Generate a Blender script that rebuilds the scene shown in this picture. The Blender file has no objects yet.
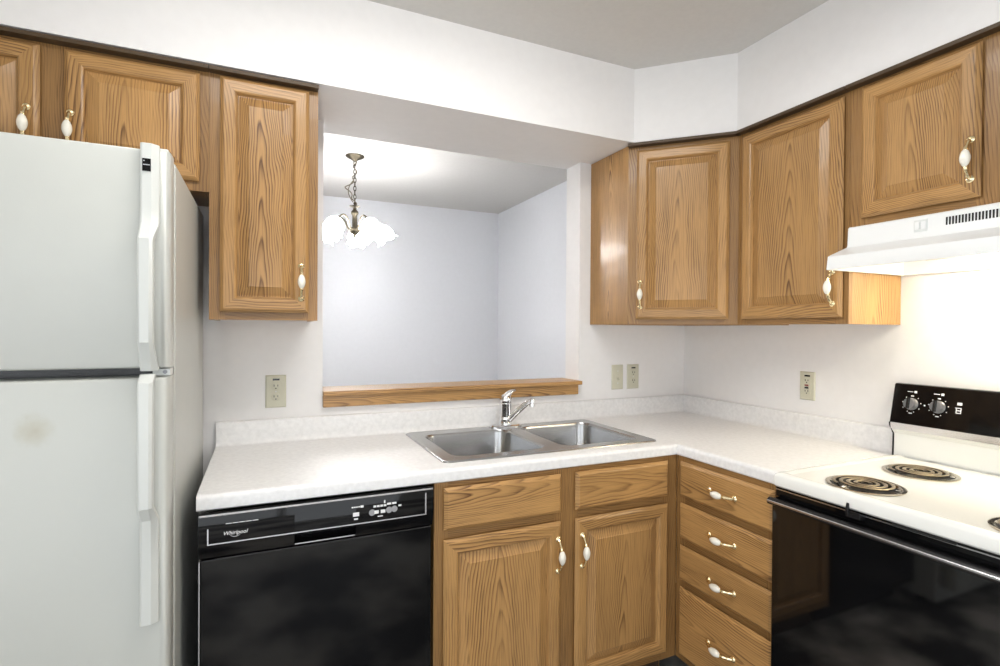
import bpy, bmesh, math, random
from mathutils import Vector, Matrix
PI = math.pi
C = bpy.context.scene.collection
SC = bpy.context.scene
rnd = random.Random(11)

# ------------------------------------------------------------------ camera
def make_camera():
    yaw, pit, rol = math.radians(24.2321), math.radians(-0.4333), math.radians(0.3651)
    F = Vector((math.sin(yaw)*math.cos(pit), math.cos(yaw)*math.cos(pit), math.sin(pit)))
    R = Vector((math.cos(yaw), -math.sin(yaw), 0)); U = R.cross(F)
    r2 = R*math.cos(rol) + U*math.sin(rol); u2 = -R*math.sin(rol) + U*math.cos(rol)
    m = Matrix((r2, u2, -F)).transposed().to_4x4()
    m.translation = Vector((-2.0454, -2.1503, 1.3427))
    cd = bpy.data.cameras.new('camera'); cd.sensor_width = 36; cd.sensor_fit = 'HORIZONTAL'
    cd.lens = 36*525.34/1000; cd.clip_start = 0.02
    co = bpy.data.objects.new('camera', cd); co.matrix_world = m; C.objects.link(co); SC.camera = co
make_camera()

# ------------------------------------------------------------------ world + exposure
SC.view_settings.view_transform = 'Standard'; SC.view_settings.look = 'None'
SC.view_settings.gamma = 1; SC.view_settings.use_curve_mapping = False
SC.view_settings.exposure = 0.82
wd = bpy.data.worlds.new('world'); SC.world = wd; wd.use_nodes = True
wd.node_tree.nodes['Background'].inputs[0].default_value = (0.9, 0.95, 1.0, 1)
wd.node_tree.nodes['Background'].inputs[1].default_value = 1.75
CEIL_E, CHAND_E, HOOD_E = 9.0, 19.0, 37.0      # strengths of the lamps built below

def portal(loc, rot, sx, sy):
    l = bpy.data.lights.new('fill_portal', 'AREA'); l.shape = 'RECTANGLE'; l.size = sx; l.size_y = sy; l.cycles.is_portal = True
    o = bpy.data.objects.new('fill_portal', l); C.objects.link(o); o.location = loc; o.rotation_euler = rot
portal((-1.9, -3.80, 1.08), (PI/2, 0, 0), 2.0, 2.0)             # fill daylight through an added glass door behind the camera
portal((-3.07, -2.6, 1.2), (0, -PI/2, 0), 1.8, 1.8)            # and through an added window on the left

# ------------------------------------------------------------------ materials
def mat(name, col, rough=.5, metal=0, spec=.5, coat=0, emit=None, es=0):
    m = bpy.data.materials.new(name); m.use_nodes = True
    b = m.node_tree.nodes['Principled BSDF']
    b.inputs['Base Color'].default_value = (*col, 1); b.inputs['Roughness'].default_value = rough
    b.inputs['Metallic'].default_value = metal; b.inputs['Specular IOR Level'].default_value = spec
    b.inputs['Coat Weight'].default_value = coat; b.inputs['Coat Roughness'].default_value = .08
    if emit: b.inputs['Emission Color'].default_value = (*emit, 1); b.inputs['Emission Strength'].default_value = es
    return m
def nodes(m): return m.node_tree.nodes, m.node_tree.links, m.node_tree.nodes['Principled BSDF']
def N(ns, t, **kw):
    n = ns.new(t)
    for k, v in kw.items():
        if k in ('operation', 'noise_dimensions', 'data_type', 'blend_type', 'feature', 'attribute_name', 'attribute_type'): setattr(n, k, v)
        else: n.inputs[k].default_value = v
    return n
def ramp(ns, stops):
    r = ns.new('ShaderNodeValToRGB'); e = r.color_ramp.elements
    while len(e) < len(stops): e.new(.5)
    for i, (p, c) in enumerate(stops): e[i].position = p; e[i].color = (*c, 1)
    return r
def noisy(m, scale, amt, bump=0, bscale=None, detail=4, dist=.001):
    """fine mottling of the base colour and an optional bump, in object space"""
    ns, ln, b = nodes(m); tc = ns.new('ShaderNodeTexCoord')
    c = b.inputs['Base Color'].default_value[:3]
    nz = N(ns, 'ShaderNodeTexNoise', Scale=scale, Detail=detail); ln.new(tc.outputs['Object'], nz.inputs['Vector'])
    rp = ramp(ns, [(.42 if amt > .5 else .3, [max(.03, x*(1-amt)) for x in c]), (.60 if amt > .5 else .7, [min(1, x*(1+amt)) for x in c])])
    ln.new(nz.outputs['Fac'], rp.inputs[0]); ln.new(rp.outputs[0], b.inputs['Base Color'])
    if bump:
        n2 = N(ns, 'ShaderNodeTexNoise', Scale=bscale or scale, Detail=2); ln.new(tc.outputs['Object'], n2.inputs['Vector'])
        bp = N(ns, 'ShaderNodeBump', Strength=bump, Distance=dist); ln.new(n2.outputs['Fac'], bp.inputs['Height'])
        ln.new(bp.outputs[0], b.inputs['Normal'])
    return m

def oak_material(name, light, mid, dark):
    m = mat(name, mid, .36, 0, .4, .12); ns, ln, b = nodes(m)
    at = N(ns, 'ShaderNodeAttribute', attribute_name='grain'); at.attribute_type = 'GEOMETRY'
    sx = ns.new('ShaderNodeSeparateXYZ'); ln.new(at.outputs['Vector'], sx.inputs[0])
    u, v, s = sx.outputs
    def M(op, a, b_=None, c=None):
        n = ns.new('ShaderNodeMath'); n.operation = op
        for i, x in enumerate((a, b_, c)):
            if x is None: continue
            if isinstance(x, (int, float)): n.inputs[i].default_value = x
            else: ln.new(x, n.inputs[i])
        return n.outputs[0]
    def V(x, y, z):
        n = ns.new('ShaderNodeCombineXYZ')
        for i, q in enumerate((x, y, z)):
            if isinstance(q, (int, float)): n.inputs[i].default_value = q
            else: ln.new(q, n.inputs[i])
        return n.outputs[0]
    def noise(vec, detail=2, rough=.5):
        n = N(ns, 'ShaderNodeTexNoise', Scale=1.0, Detail=detail, Roughness=rough); ln.new(vec, n.inputs['Vector']); return n.outputs['Fac']
    s9 = M('MULTIPLY', s, 9.7)
    w1 = M('SUBTRACT', noise(V(M('MULTIPLY', u, 7.0), M('MULTIPLY', v, 3.0), s9)), .5)
    u2 = M('ADD', u, M('MULTIPLY', w1, .055))
    r = M('SQRT', M('ADD', M('MULTIPLY', u2, u2), .0004))
    w2 = M('SUBTRACT', noise(V(M('MULTIPLY', u, 38.0), M('MULTIPLY', v, 3.5), s9), 3), .5)
    fq = M('ADD', M('MULTIPLY', M('FRACT', M('MULTIPLY', s, 3.7)), 95.0), 90.0)
    vq = M('ADD', M('MULTIPLY', M('FRACT', M('MULTIPLY', s, 5.3)), 6.0), 5.5)
    ring = M('ADD', M('ADD', M('MULTIPLY', r, fq), M('MULTIPLY', v, vq)), M('ADD', M('MULTIPLY', s, 13.3), M('MULTIPLY', w2, .65)))
    saw = M('FRACT', ring)
    con = noise(V(M('MULTIPLY', u, 14.0), M('MULTIPLY', v, 2.0), M('ADD', s9, 4.0)), 2)
    cm = N(ns, 'ShaderNodeMapRange'); cm.inputs['From Min'].default_value = .36; cm.inputs['From Max'].default_value = .66
    cm.inputs['To Min'].default_value = .10; cm.inputs['To Max'].default_value = 1.0; ln.new(con, cm.inputs['Value'])
    rp = ramp(ns, [(0, (0, 0, 0)), (.30, (0, 0, 0)), (.62, (.35, .35, .35)), (.86, (1, 1, 1)), (1, (0, 0, 0))]); ln.new(saw, rp.inputs[0])
    fac = M('MULTIPLY', rp.outputs[0], cm.outputs[0])
    m1 = ns.new('ShaderNodeMix'); m1.data_type = 'RGBA'; ln.new(fac, m1.inputs['Factor'])
    m1.inputs['A'].default_value = (*light, 1); m1.inputs['B'].default_value = (*mid, 1)
    # long dark pores
    pr = noise(V(M('MULTIPLY', u, 420.0), M('MULTIPLY', v, 9.0), s9), 2, .6)
    pm = N(ns, 'ShaderNodeMapRange'); pm.inputs['From Min'].default_value = .47; pm.inputs['From Max'].default_value = .72
    ln.new(pr, pm.inputs['Value'])
    pf = M('MULTIPLY', pm.outputs[0], M('ADD', M('MULTIPLY', fac, .7), .32))
    mx = ns.new('ShaderNodeMix'); mx.data_type = 'RGBA'
    ln.new(pf, mx.inputs['Factor']); ln.new(m1.outputs['Result'], mx.inputs['A'])
    mx.inputs['B'].default_value = (*dark, 1)
    # board to board tone
    tone = M('ADD', M('MULTIPLY', noise(V(M('MULTIPLY', u, 3.0), M('MULTIPLY', v, .8), s9), 1), .5), .75)
    hs = ns.new('ShaderNodeHueSaturation'); ln.new(tone, hs.inputs['Value']); ln.new(mx.outputs['Result'], hs.inputs['Color'])
    ln.new(hs.outputs[0], b.inputs['Base Color'])
    bp = N(ns, 'ShaderNodeBump', Strength=.12, Distance=.0006); ln.new(pr, bp.inputs['Height']); ln.new(bp.outputs[0], b.inputs['Normal'])
    return m

OAK = oak_material('oak', (.49, .275, .10), (.115, .046, .014), (.04, .016, .006))
OAK_FRAME = oak_material('oak_face_frame', (.34, .185, .065), (.13, .055, .016), (.045, .018, .006))
SHADOW_WOOD = mat('shadow_dark_wood', (.075, .045, .02), .5)  # dark tone imitates the shadow line over the wall cabinets
OAK_IN = mat('oak_plain', (.36, .21, .09), .5)
WALL = noisy(mat('wall_paint', (.87, .855, .845), .6), 30, .012, .05, 220)
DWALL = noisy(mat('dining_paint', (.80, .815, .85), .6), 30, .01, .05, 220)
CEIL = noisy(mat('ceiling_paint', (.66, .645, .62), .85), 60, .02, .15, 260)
FLOOR = noisy(mat('floor_vinyl', (.32, .30, .27), .4), 2.6, 1.05, .1, 40, 10)
LAM = noisy(mat('laminate', (.82, .815, .81), .32), 70, .06, detail=9)
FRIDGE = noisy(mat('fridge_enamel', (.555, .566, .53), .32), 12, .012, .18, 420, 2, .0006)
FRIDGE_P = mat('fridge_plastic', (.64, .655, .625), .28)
GASKET = mat('gasket', (.72, .74, .72), .6)
BLACK = mat('black_gloss', (.004, .004, .0045), .06, 0, .32)
OVENGL = mat('oven_glass', (.004, .004, .0045), .05, 0, .75)
BLACKP = mat('black_plastic', (.012, .012, .013), .25)
DARK = mat('dark_void', (.008, .008, .008), .7)
TOE = mat('toe_kick', (.05, .03, .018), .6)
CHROME = mat('chrome', (.82, .82, .83), .08, 1)
STEEL = noisy(mat('stainless', (.44, .44, .44), .24, 1), 8, .06)
SILV = mat('silver_trim', (.75, .75, .78), .25, 1)
BRASS = mat('brass', (.90, .76, .47), .2, 1)
CERAM = mat('ceramic', (.90, .87, .77), .15, 0, .6, .5)
ENAMEL = noisy(mat('white_enamel', (.86, .86, .82), .16, 0, .5, .4), 6, .01)
HOODW = mat('hood_white', (.85, .86, .85), .3)
IVORY = mat('ivory_plate', (.62, .60, .47), .4)
WHITEINK = mat('white_ink', (.85, .85, .85), .5)
GREYINK = mat('grey_button', (.32, .32, .33), .4)
COIL = mat('coil_metal', (.34, .28, .19), .35, .8)
BOWL = mat('drip_bowl', (.50, .45, .36), .14, 1)
BURNER_SHADOW = mat('burner_shadow', (.03, .026, .02), .3, .3)  # dark colour stands in for shade in drip bowls and on coil sides
KNOB = mat('knob_grey', (.22, .22, .23), .3, .4)
PEWTER = mat('aged_brass', (.10, .085, .06), .42, 1)
SHADE = mat('frosted_glass', (.95, .95, .95), .3, emit=(1, .99, .985), es=CHAND_E)
LAMPGL = mat('lamp_diffuser', (.9, .9, .9), .4, emit=(1, .975, .94), es=CEIL_E)
HLENS = mat('hood_lens', (.95, .9, .75), .3, emit=(1, .89, .67), es=HOOD_E)
FILTER = mat('filter_mesh', (.45, .43, .37), .5, .5)
STAIN = None

# ------------------------------------------------------------------ mesh builder
X, Y, Z = Vector((1, 0, 0)), Vector((0, 1, 0)), Vector((0, 0, 1))
class MB:
    def __init__(self, T=None): self.v, self.f, self.T = [], [], T
    def add(self, vs, fs, m=0, g=None):
        """g = (grain axis, centre, sideways shift) for wood; every call gets its own board"""
        base = len(self.v); vs = [Vector(p) for p in vs]; seed = rnd.random()*10
        for f in fs:
            gr = None
            if g:
                ax, ce, sh = g; n = Vector((0, 0, 0)); k = len(f)
                for i in range(k):
                    a, b = vs[f[i]], vs[f[(i+1) % k]]; n += a.cross(b)
                if n.length > 0: n.normalize()
                a = n.cross(ax); w = ax
                if a.length < .4:
                    a = X if abs(ax.x) < .5 else Z; w = n.cross(a)*.3
                a = a.normalized(); i = max(range(3), key=lambda q: abs(a[q]))
                if a[i] < 0: a = -a
                c = Vector(ce)
                gr = [((vs[q]-c).dot(a)+sh, (vs[q]-c).dot(w), seed) for q in f]
            self.f.append(([q+base for q in f], m, gr))
        self.v += [self.T @ p for p in vs] if self.T else vs
        return self
    def box(self, x0, x1, y0, y1, z0, z1, m=0, g=None, sh=None):
        if g is not None: g = (g, ((x0+x1)/2, (y0+y1)/2, (z0+z1)/2), rnd.uniform(.05, .14) if sh is None else sh)
        vs = [(x, y, z) for z in (z0, z1) for y in (y0, y1) for x in (x0, x1)]
        return self.add(vs, [(0, 2, 3, 1), (4, 5, 7, 6), (0, 1, 5, 4), (2, 6, 7, 3), (0, 4, 6, 2), (1, 3, 7, 5)], m, g)
    def prism(self, poly, h0, h1, axis='z', m=0, g=None):
        """poly of 2D points (x,y)->z, (y,z)->x, (x,z)->y, counter-clockwise or not"""
        P = {'z': lambda a, b, h: (a, b, h), 'x': lambda a, b, h: (h, a, b), 'y': lambda a, b, h: (a, h, b)}[axis]
        n = len(poly); vs = [P(a, b, h0) for a, b in poly] + [P(a, b, h1) for a, b in poly]
        ar = sum(poly[i][0]*poly[(i+1) % n][1]-poly[(i+1) % n][0]*poly[i][1] for i in range(n))
        fl = (ar > 0) != (axis == 'y')
        if h1 < h0: fl = not fl
        fs = [tuple(range(n))[::-1], tuple(range(n, 2*n))] + [(i, (i+1) % n, n+(i+1) % n, n+i) for i in range(n)]
        if not fl: fs = [f[::-1] for f in fs]
        return self.add(vs, fs, m, g)
    def loft(self, loops, m=0, cap0=False, cap1=False, g=None, closed=True):
        n = len(loops[0]); vs = [p for L in loops for p in L]; fs = []
        for i in range(len(loops)-1):
            for j in range(n if closed else n-1):
                k = (j+1) % n; fs.append((i*n+j, i*n+k, (i+1)*n+k, (i+1)*n+j))
        if cap0: fs.append(tuple(range(n))[::-1])
        if cap1: fs.append(tuple(range((len(loops)-1)*n, len(loops)*n)))
        return self.add(vs, fs, m, g)
    def tube(self, pts, r, m=0, n=10, cap=True, closed=False):
        pts = [Vector(p) for p in pts]; K = len(pts); rs = r if isinstance(r, (list, tuple)) else [r]*K
        loops = []; up = None
        for i, p in enumerate(pts):
            if closed: t = pts[(i+1) % K]-pts[i-1]
            else: t = pts[min(i+1, K-1)]-pts[max(i-1, 0)]
            t.normalize()
            if up is None: up = Z.copy() if abs(t.z) < .9 else X.copy()
            up = up - t*up.dot(t)
            if up.length < 1e-4: up = Y.copy() - t*t.y
            up.normalize(); sd = t.cross(up)
            loops.append([p + (up*math.cos(q)+sd*math.sin(q))*rs[i] for q in [2*PI*j/n for j in range(n)]])
        if closed: loops.append(loops[0]); cap = False
        loops = [L[::-1] for L in loops]
        return self.loft(loops, m, cap, cap)
    def lathe(self, prof, o=(0, 0, 0), ax=Z, m=0, n=28, wave=None):
        """prof [(r, h)...] turned about ax through o"""
        o = Vector(o); ax = Vector(ax).normalized(); a = ax.orthogonal().normalized(); b = ax.cross(a); loops = []
        for i, (r, h) in enumerate(prof):
            L = []
            for j in range(n):
                t = 2*PI*j/n; rr, hh = (wave(i, t, r, h) if wave else (r, h))
                L.append(o + ax*hh + (a*math.cos(t)+b*math.sin(t))*rr)
            loops.append(L)
        return self.loft(loops, m, prof[0][0] > 1e-5, prof[-1][0] > 1e-5)
    def fill(self, outer, holes, m=0, up=True, g=None):
        """flat plate with holes"""
        bm = bmesh.new(); es = []
        for L in [outer]+holes:
            vv = [bm.verts.new(p) for p in L]
            es += [bm.edges.new((vv[i], vv[(i+1) % len(vv)])) for i in range(len(vv))]
        bmesh.ops.triangle_fill(bm, use_beauty=True, use_dissolve=False, edges=es)
        bm.verts.index_update(); bm.normal_update()
        fs = []
        for f in bm.faces:
            idx = [q.index for q in f.verts]; fs.append(idx if (f.normal.z > 0) == up else idx[::-1])
        vs = [q.co.copy() for q in bm.verts]; bm.free()
        return self.add(vs, fs, m, g)
    def build(self, name, mats, parent=None, bevel=0, kind=None, flat=False, ang=35, seg=2):
        me = bpy.data.meshes.new(name)
        me.from_pydata([tuple(p) for p in self.v], [], [f[0] for f in self.f])
        mats = mats if isinstance(mats, (list, tuple)) else [mats]
        for q in mats: me.materials.append(q)
        at = me.attributes.new('grain', 'FLOAT_VECTOR', 'CORNER'); buf = []
        for p, (idx, mi, gr) in zip(me.polygons, self.f):
            p.material_index = mi; p.use_smooth = not flat
            for q in range(len(idx)): buf += gr[q] if gr else (0.0, 0.0, 0.0)
        at.data.foreach_set('vector', buf)
        me.validate()
        if not flat: me.set_sharp_from_angle(angle=math.radians(ang))
        o = bpy.data.objects.new(name, me); C.objects.link(o)
        if parent: o.parent = parent
        if kind: o['kind'] = kind
        if bevel:
            b = o.modifiers.new('bevel', 'BEVEL'); b.width = bevel; b.segments = seg; b.limit_method = 'ANGLE'
            b.angle_limit = math.radians(40); b.harden_normals = not flat
        return o
def thing(name, label, cat, loc=(0, 0, 0), rz=0, group=None):
    o = bpy.data.objects.new(name, None); C.objects.link(o); o.empty_display_size = .1
    o.location = loc; o.rotation_euler = (0, 0, rz); o['label'] = label; o['category'] = cat
    if group: o['group'] = group
    return o
def struct(name, mb, m, label=None, **kw):
    o = mb.build(name, m, kind='structure', **kw)
    if label: o['label'] = label
    return o
def rrect(x0, x1, y0, y1, r, z, n=6):
    L = []
    for cx, cy, a0 in ((x1-r, y1-r, 0), (x0+r, y1-r, 90), (x0+r, y0+r, 180), (x1-r, y0+r, 270)):
        for i in range(n+1):
            a = math.radians(a0+90*i/n); L.append((cx+r*math.cos(a), cy+r*math.sin(a), z))
    return L
def text_mesh(name, body, size, M, m, parent, shear=0, extrude=.0004, align='CENTER'):
    cu = bpy.data.curves.new(name, 'FONT'); cu.body = body; cu.size = size; cu.shear = shear; cu.extrude = extrude
    cu.align_x = align; cu.align_y = 'CENTER'
    t = bpy.data.objects.new(name, cu); C.objects.link(t)
    bpy.context.view_layer.update()
    me = bpy.data.meshes.new_from_object(t.evaluated_get(bpy.context.evaluated_depsgraph_get()))
    bpy.data.objects.remove(t); bpy.data.curves.remove(cu)
    me.transform(M); me.materials.clear(); me.materials.append(m)
    o = bpy.data.objects.new(name, me); C.objects.link(o); o.parent = parent
    return o

# ------------------------------------------------------------------ the room (corner of the two walls at 0,0; kitchen at -x,-y)
ZS, ZC, ZU, TH = 2.1455, 2.4579, 1.3665, .123
XL, YR = -3.02, -3.75                    # left and rear walls
DX, DY = .0244, 2.5034                   # dining room right and far walls
OX0, OX1, OZ = -1.835, -.660, 1.08       # pass-through
struct('floor', MB().box(XL-.1, .15, YR-.1, DY+.1, -.1, 0), FLOOR, 'dark brown mottled floor')
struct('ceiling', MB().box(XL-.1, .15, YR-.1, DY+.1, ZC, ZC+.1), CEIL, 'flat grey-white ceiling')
b = MB(); b.box(XL, OX0, 0, TH, 0, ZC); b.box(OX1, DX, 0, TH, 0, ZC); b.box(OX0, OX1, 0, TH, 0, OZ); b.box(OX0, OX1, 0, TH, ZS, ZC)
struct('wall_back', b, WALL, 'white wall with the pass-through opening over the sink')
struct('wall_right', MB().box(0, .1, YR, 0, 0, ZC), WALL, 'white wall behind the range')
b = MB(); b.box(XL-.1, XL, -1.7, DY, 0, ZC); b.box(XL-.1, XL, YR, -3.5, 0, ZC); b.box(XL-.1, XL, -3.5, -1.7, 0, .30); b.box(XL-.1, XL, -3.5, -1.7, 2.10, ZC)
struct('wall_left', b, WALL)
b = MB(); b.box(XL, -2.9, YR-.1, YR, 0, ZC); b.box(-.9, 0, YR-.1, YR, 0, ZC); b.box(-2.9, -.9, YR-.1, YR, 2.08, ZC)
struct('wall_rear', b, WALL)
struct('wall_dining_far', MB().box(XL, DX+.1, DY, DY+.1, 0, ZC), DWALL, 'pale wall at the far end of the dining room')
struct('wall_dining_right', MB().box(DX, DX+.1, TH, DY, 0, ZC), DWALL, 'pale right wall of the dining room')
so = [(XL, 0), (XL, -.325), (-.600, -.325), (-.311, -.608), (-.311, YR), (0, YR), (0, 0)]
struct('wall_soffit', MB().prism(so, ZS, ZC), WALL, 'white boxed soffit over the cabinets')
# unseen glass door (rear wall) and window (left wall), added to brighten the kitchen
GLASS = bpy.data.materials.new('fill_glass'); GLASS.use_nodes = True; ns = GLASS.node_tree.nodes; ns.clear()
tr = ns.new('ShaderNodeBsdfTransparent'); gl = ns.new('ShaderNodeBsdfGlossy'); gl.inputs['Roughness'].default_value = .02
mi = ns.new('ShaderNodeMixShader'); mi.inputs[0].default_value = .07; ou = ns.new('ShaderNodeOutputMaterial')
for a_, b_ in ((tr.outputs[0], mi.inputs[1]), (gl.outputs[0], mi.inputs[2]), (mi.outputs[0], ou.inputs[0])): GLASS.node_tree.links.new(a_, b_)
d = MB()
for x in (-2.9, -1.94, -.96): d.box(x, x+.06, YR-.07, YR-.03, 0, 2.08)
for z in (0, 2.02): d.box(-2.84, -.96, YR-.07, YR-.03, z, z+.06)
d = struct('fill_door', d, HOODW); MB().box(-2.84, -.96, YR-.052, YR-.048, .06, 2.02).build('glass', GLASS, d)
d = MB()
for y in (-3.5, -2.63, -1.76): d.box(XL-.07, XL-.03, y, y+.06, .30, 2.10)
for z in (.30, 2.04): d.box(XL-.07, XL-.03, -3.44, -1.76, z, z+.06)
d = struct('fill_window', d, HOODW); MB().box(XL-.052, XL-.048, -3.44, -1.76, .36, 2.04).build('glass', GLASS, d)
# oak sill of the pass-through
b = MB(); b.box(OX0, OX1, -.034, TH+.03, OZ, OZ+.018, g=X)
struct('trim_1', b, OAK, 'oak sill board of the pass-through', bevel=.003)
b = MB(); b.box(OX0, OX1-.014, -.02, 0, OZ-.046, OZ, g=X, sh=.02)
struct('trim_2', b, OAK, 'oak apron under the pass-through sill', bevel=.002)

# ------------------------------------------------------------------ cabinet pieces
def add_handle(parent, c, ax, out, T=None, L=.053):
    """bow pull: two brass feet and arms, ceramic grip in the middle; c on the door face"""
    c, ax, out = Vector(c), Vector(ax), Vector(out); b = MB(T)
    f = lambda t: c + ax*(t*L) + out*(.004+.024*max(0, 1-abs(t)**2.2))
    for s in (-1, 1):
        b.lathe([(.0, 0), (.010, 0), (.0105, .003), (.008, .006), (.005, .008), (0, .0085)], c+ax*(s*L), out, 0, 14)
        pts, rs = [], []
        for i in range(9):
            t = s*(1.0-.62*i/8); pts.append(f(t)); rs.append(.0044+.0016*math.sin(PI*i/8*2)**2)
        b.tube(pts, rs, 0, 8)
        e = f(s*.42); b.lathe([(0, -.003), (.0062, -.002), (.0062, .002), (0, .003)], e, ax, 0, 12)
    pr = [(.0045+.0078*math.sin(PI*(i/10))**.8 if 0 < i < 10 else .004, (i/10-.5)*.045) for i in range(11)]
    o0 = f(0)
    b.lathe([(0, pr[0][1])]+pr+[(0, pr[-1][1])], o0, ax, 1, 14)
    return b.build('handle', [BRASS, CERAM], parent)
def add_door(parent, x0, x1, z0, z1, yf, T=None, th=.02, fw=.048):
    """raised panel door: mitred frame (the door mesh) and its raised panel (a child); yf is the face-frame plane, front towards -y"""
    def loop(i, y): return [(x0+i, yf-y, z0+i), (x1-i, yf-y, z0+i), (x1-i, yf-y, z1-i), (x0+i, yf-y, z1-i)]
    prof = [(.010, .0005), (.0, .008), (.0, .0105), (.0085, th-.0012), (.011, th), (fw-.008, th), (fw-.003, th-.003), (fw, th-.009), (fw+.002, th-.013)]
    b = MB(T); L = [loop(*p) for p in prof]; xc, zc = (x0+x1)/2, (z0+z1)/2
    sides = [(0, 1, X, (xc, yf, z0+fw/2)), (1, 2, Z, (x1-fw/2, yf, zc)), (2, 3, X, (xc, yf, z1-fw/2)), (3, 0, Z, (x0+fw/2, yf, zc))]
    for i, j, ax, ce in sides:
        vs, fs = [], []
        for l in L: vs += [l[i], l[j]]
        for k in range(len(L)-1): fs.append((2*k, 2*k+1, 2*k+3, 2*k+2))
        b.add(vs, fs, 0, (ax, ce, rnd.choice((-1, 1))*rnd.uniform(.02, .12)))
    b.add(L[0], [(0, 3, 2, 1)], 0, (Z, (xc, yf, zc), .1))
    d = b.build('door', OAK, parent, ang=20)
    b = MB(T); i0 = fw+.001
    P = [loop(i0, th-.014), loop(i0+.004, th-.014), loop(i0+.031, th-.003), loop(i0+.0325, th-.0015)]
    b.loft(P, 0, False, True, (Z, (xc+rnd.uniform(-.02, .02), yf, zc), 0))
    b.build('raised_panel', OAK, d, ang=12)
    return d
def add_drawer_front(parent, name, x0, x1, z0, z1, yf, T=None, th=.02):
    def loop(i, y): return [(x0+i, yf-y, z0+i), (x1-i, yf-y, z0+i), (x1-i, yf-y, z1-i), (x0+i, yf-y, z1-i)]
    b = MB(T)
    b.loft([loop(.009, .0005), loop(0, .008), loop(0, .0105), loop(.0085, th-.0012), loop(.011, th)], 0, True, True, (X, ((x0+x1)/2, yf, (z0+z1)/2), rnd.uniform(-.04, .1)))
    return b.build(name, OAK, parent, ang=20)
def face_frame(parent, w, z0, z1, yf, stiles, rails, T=None, x_off=0):
    b = MB(T)
    for a, c in stiles: b.box(a, c, yf, yf+.019, z0, z1, g=Z)
    for a, c, p, q in rails: b.box(a, c, yf+.0006, yf+.0188, p, q, g=X)
    if z0 == 0 and w < .9 and z1 < 1:          # wall cabinets' scribe moulding; its dark colour stands in for the soffit's shadow line
        MB(T).box(.001, w-.001, yf-.033, yf-.0005, z1-.0115, z1-.0005).build('shadow_moulding', SHADOW_WOOD, parent)
    return b.build('face_frame', OAK_FRAME, parent)
CABG = 'oak wall cabinets'

def wall_cabinet(label, loc, rz, w, z0, z1, d, doors, stiles, rails, handles):
    t = thing('wall_cabinet', label, 'cabinet', loc, rz, CABG); h = z1-z0
    b = MB(); s = .0125; yb = -.002; yf = -d+.019
    b.box(0.0005, s, yf, yb, 0, h, g=Z, sh=.03); b.box(w-s, w-.0005, yf, yb, 0, h, g=Z, sh=.02)
    b.box(s, w-s, yf, yb, .012, .026, g=X); b.box(s, w-s, yf, yb, h-.014, h-.001, g=X); b.box(s, w-s, yb-.008, yb, .026, h-.014, g=Z)
    b.box(s, w-s, yf, yb-.008, h*.5, h*.5+.016, g=X)
    b.build('carcass', OAK, t)
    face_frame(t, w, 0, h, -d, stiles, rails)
    for (a, c, p, q), (hx, hz) in zip(doors, handles):
        dr = add_door(t, a, c, p-z0, q-z0, -d)
        add_handle(dr, (hx, -d-.020, hz-z0), Z, -Y)
    return t
D = .2887
# above the refrigerator
zo = 1.762; hh = ZS-zo
wall_cabinet('short oak double-door wall cabinet above the refrigerator', (-2.968, 0, zo), 0, .767, zo, ZS-.003, D,
    [(.026, .357, 1.79, 2.12), (.411, .742, 1.79, 2.12)], [(0, .045, ), (.34, .428), (.722, .767)],
    [(.045, .34, 0, .045), (.428, .722, 0, .045), (.045, .34, hh-.045, hh-.003), (.428, .722, hh-.045, hh-.003)], [(.331, 1.888), (.427, 1.888)])
hh = ZS-ZU
wall_cabinet('tall narrow oak single-door wall cabinet between refrigerator and pass-through', (-2.2005, 0, ZU), 0, .320, ZU, ZS-.003, D,
    [(.030, .291, 1.391, 2.123)], [(0, .045), (.275, .320)], [(.045, .275, 0, .04), (.045, .275, hh-.045, hh-.003)], [(.267, 1.492)])
wall_cabinet('oak single-door wall cabinet on the right wall, left of the range hood', (0, -.5995, ZU), -PI/2, .4435, ZU, ZS-.003, D,
    [(.026, .429, 1.389, 2.118)], [(0, .045), (.399, .4435)], [(.045, .399, 0, .04), (.045, .399, hh-.045, hh-.003)], [(.402, 1.488)])
zo = 1.682; hh = ZS-zo
wall_cabinet('short oak wall cabinet directly above the white range hood', (0, -1.0438, zo), -PI/2, .766, zo, ZS-.003, D,
    [(.040, .350, 1.706, 2.12), (.416, .726, 1.706, 2.12)], [(0, .055), (.335, .431), (.711, .766)],
    [(.055, .335, 0, .045), (.431, .711, 0, .045), (.055, .335, hh-.045, hh-.003), (.431, .711, hh-.045, hh-.003)], [(.331, 1.808), (.435, 1.808)])
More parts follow.
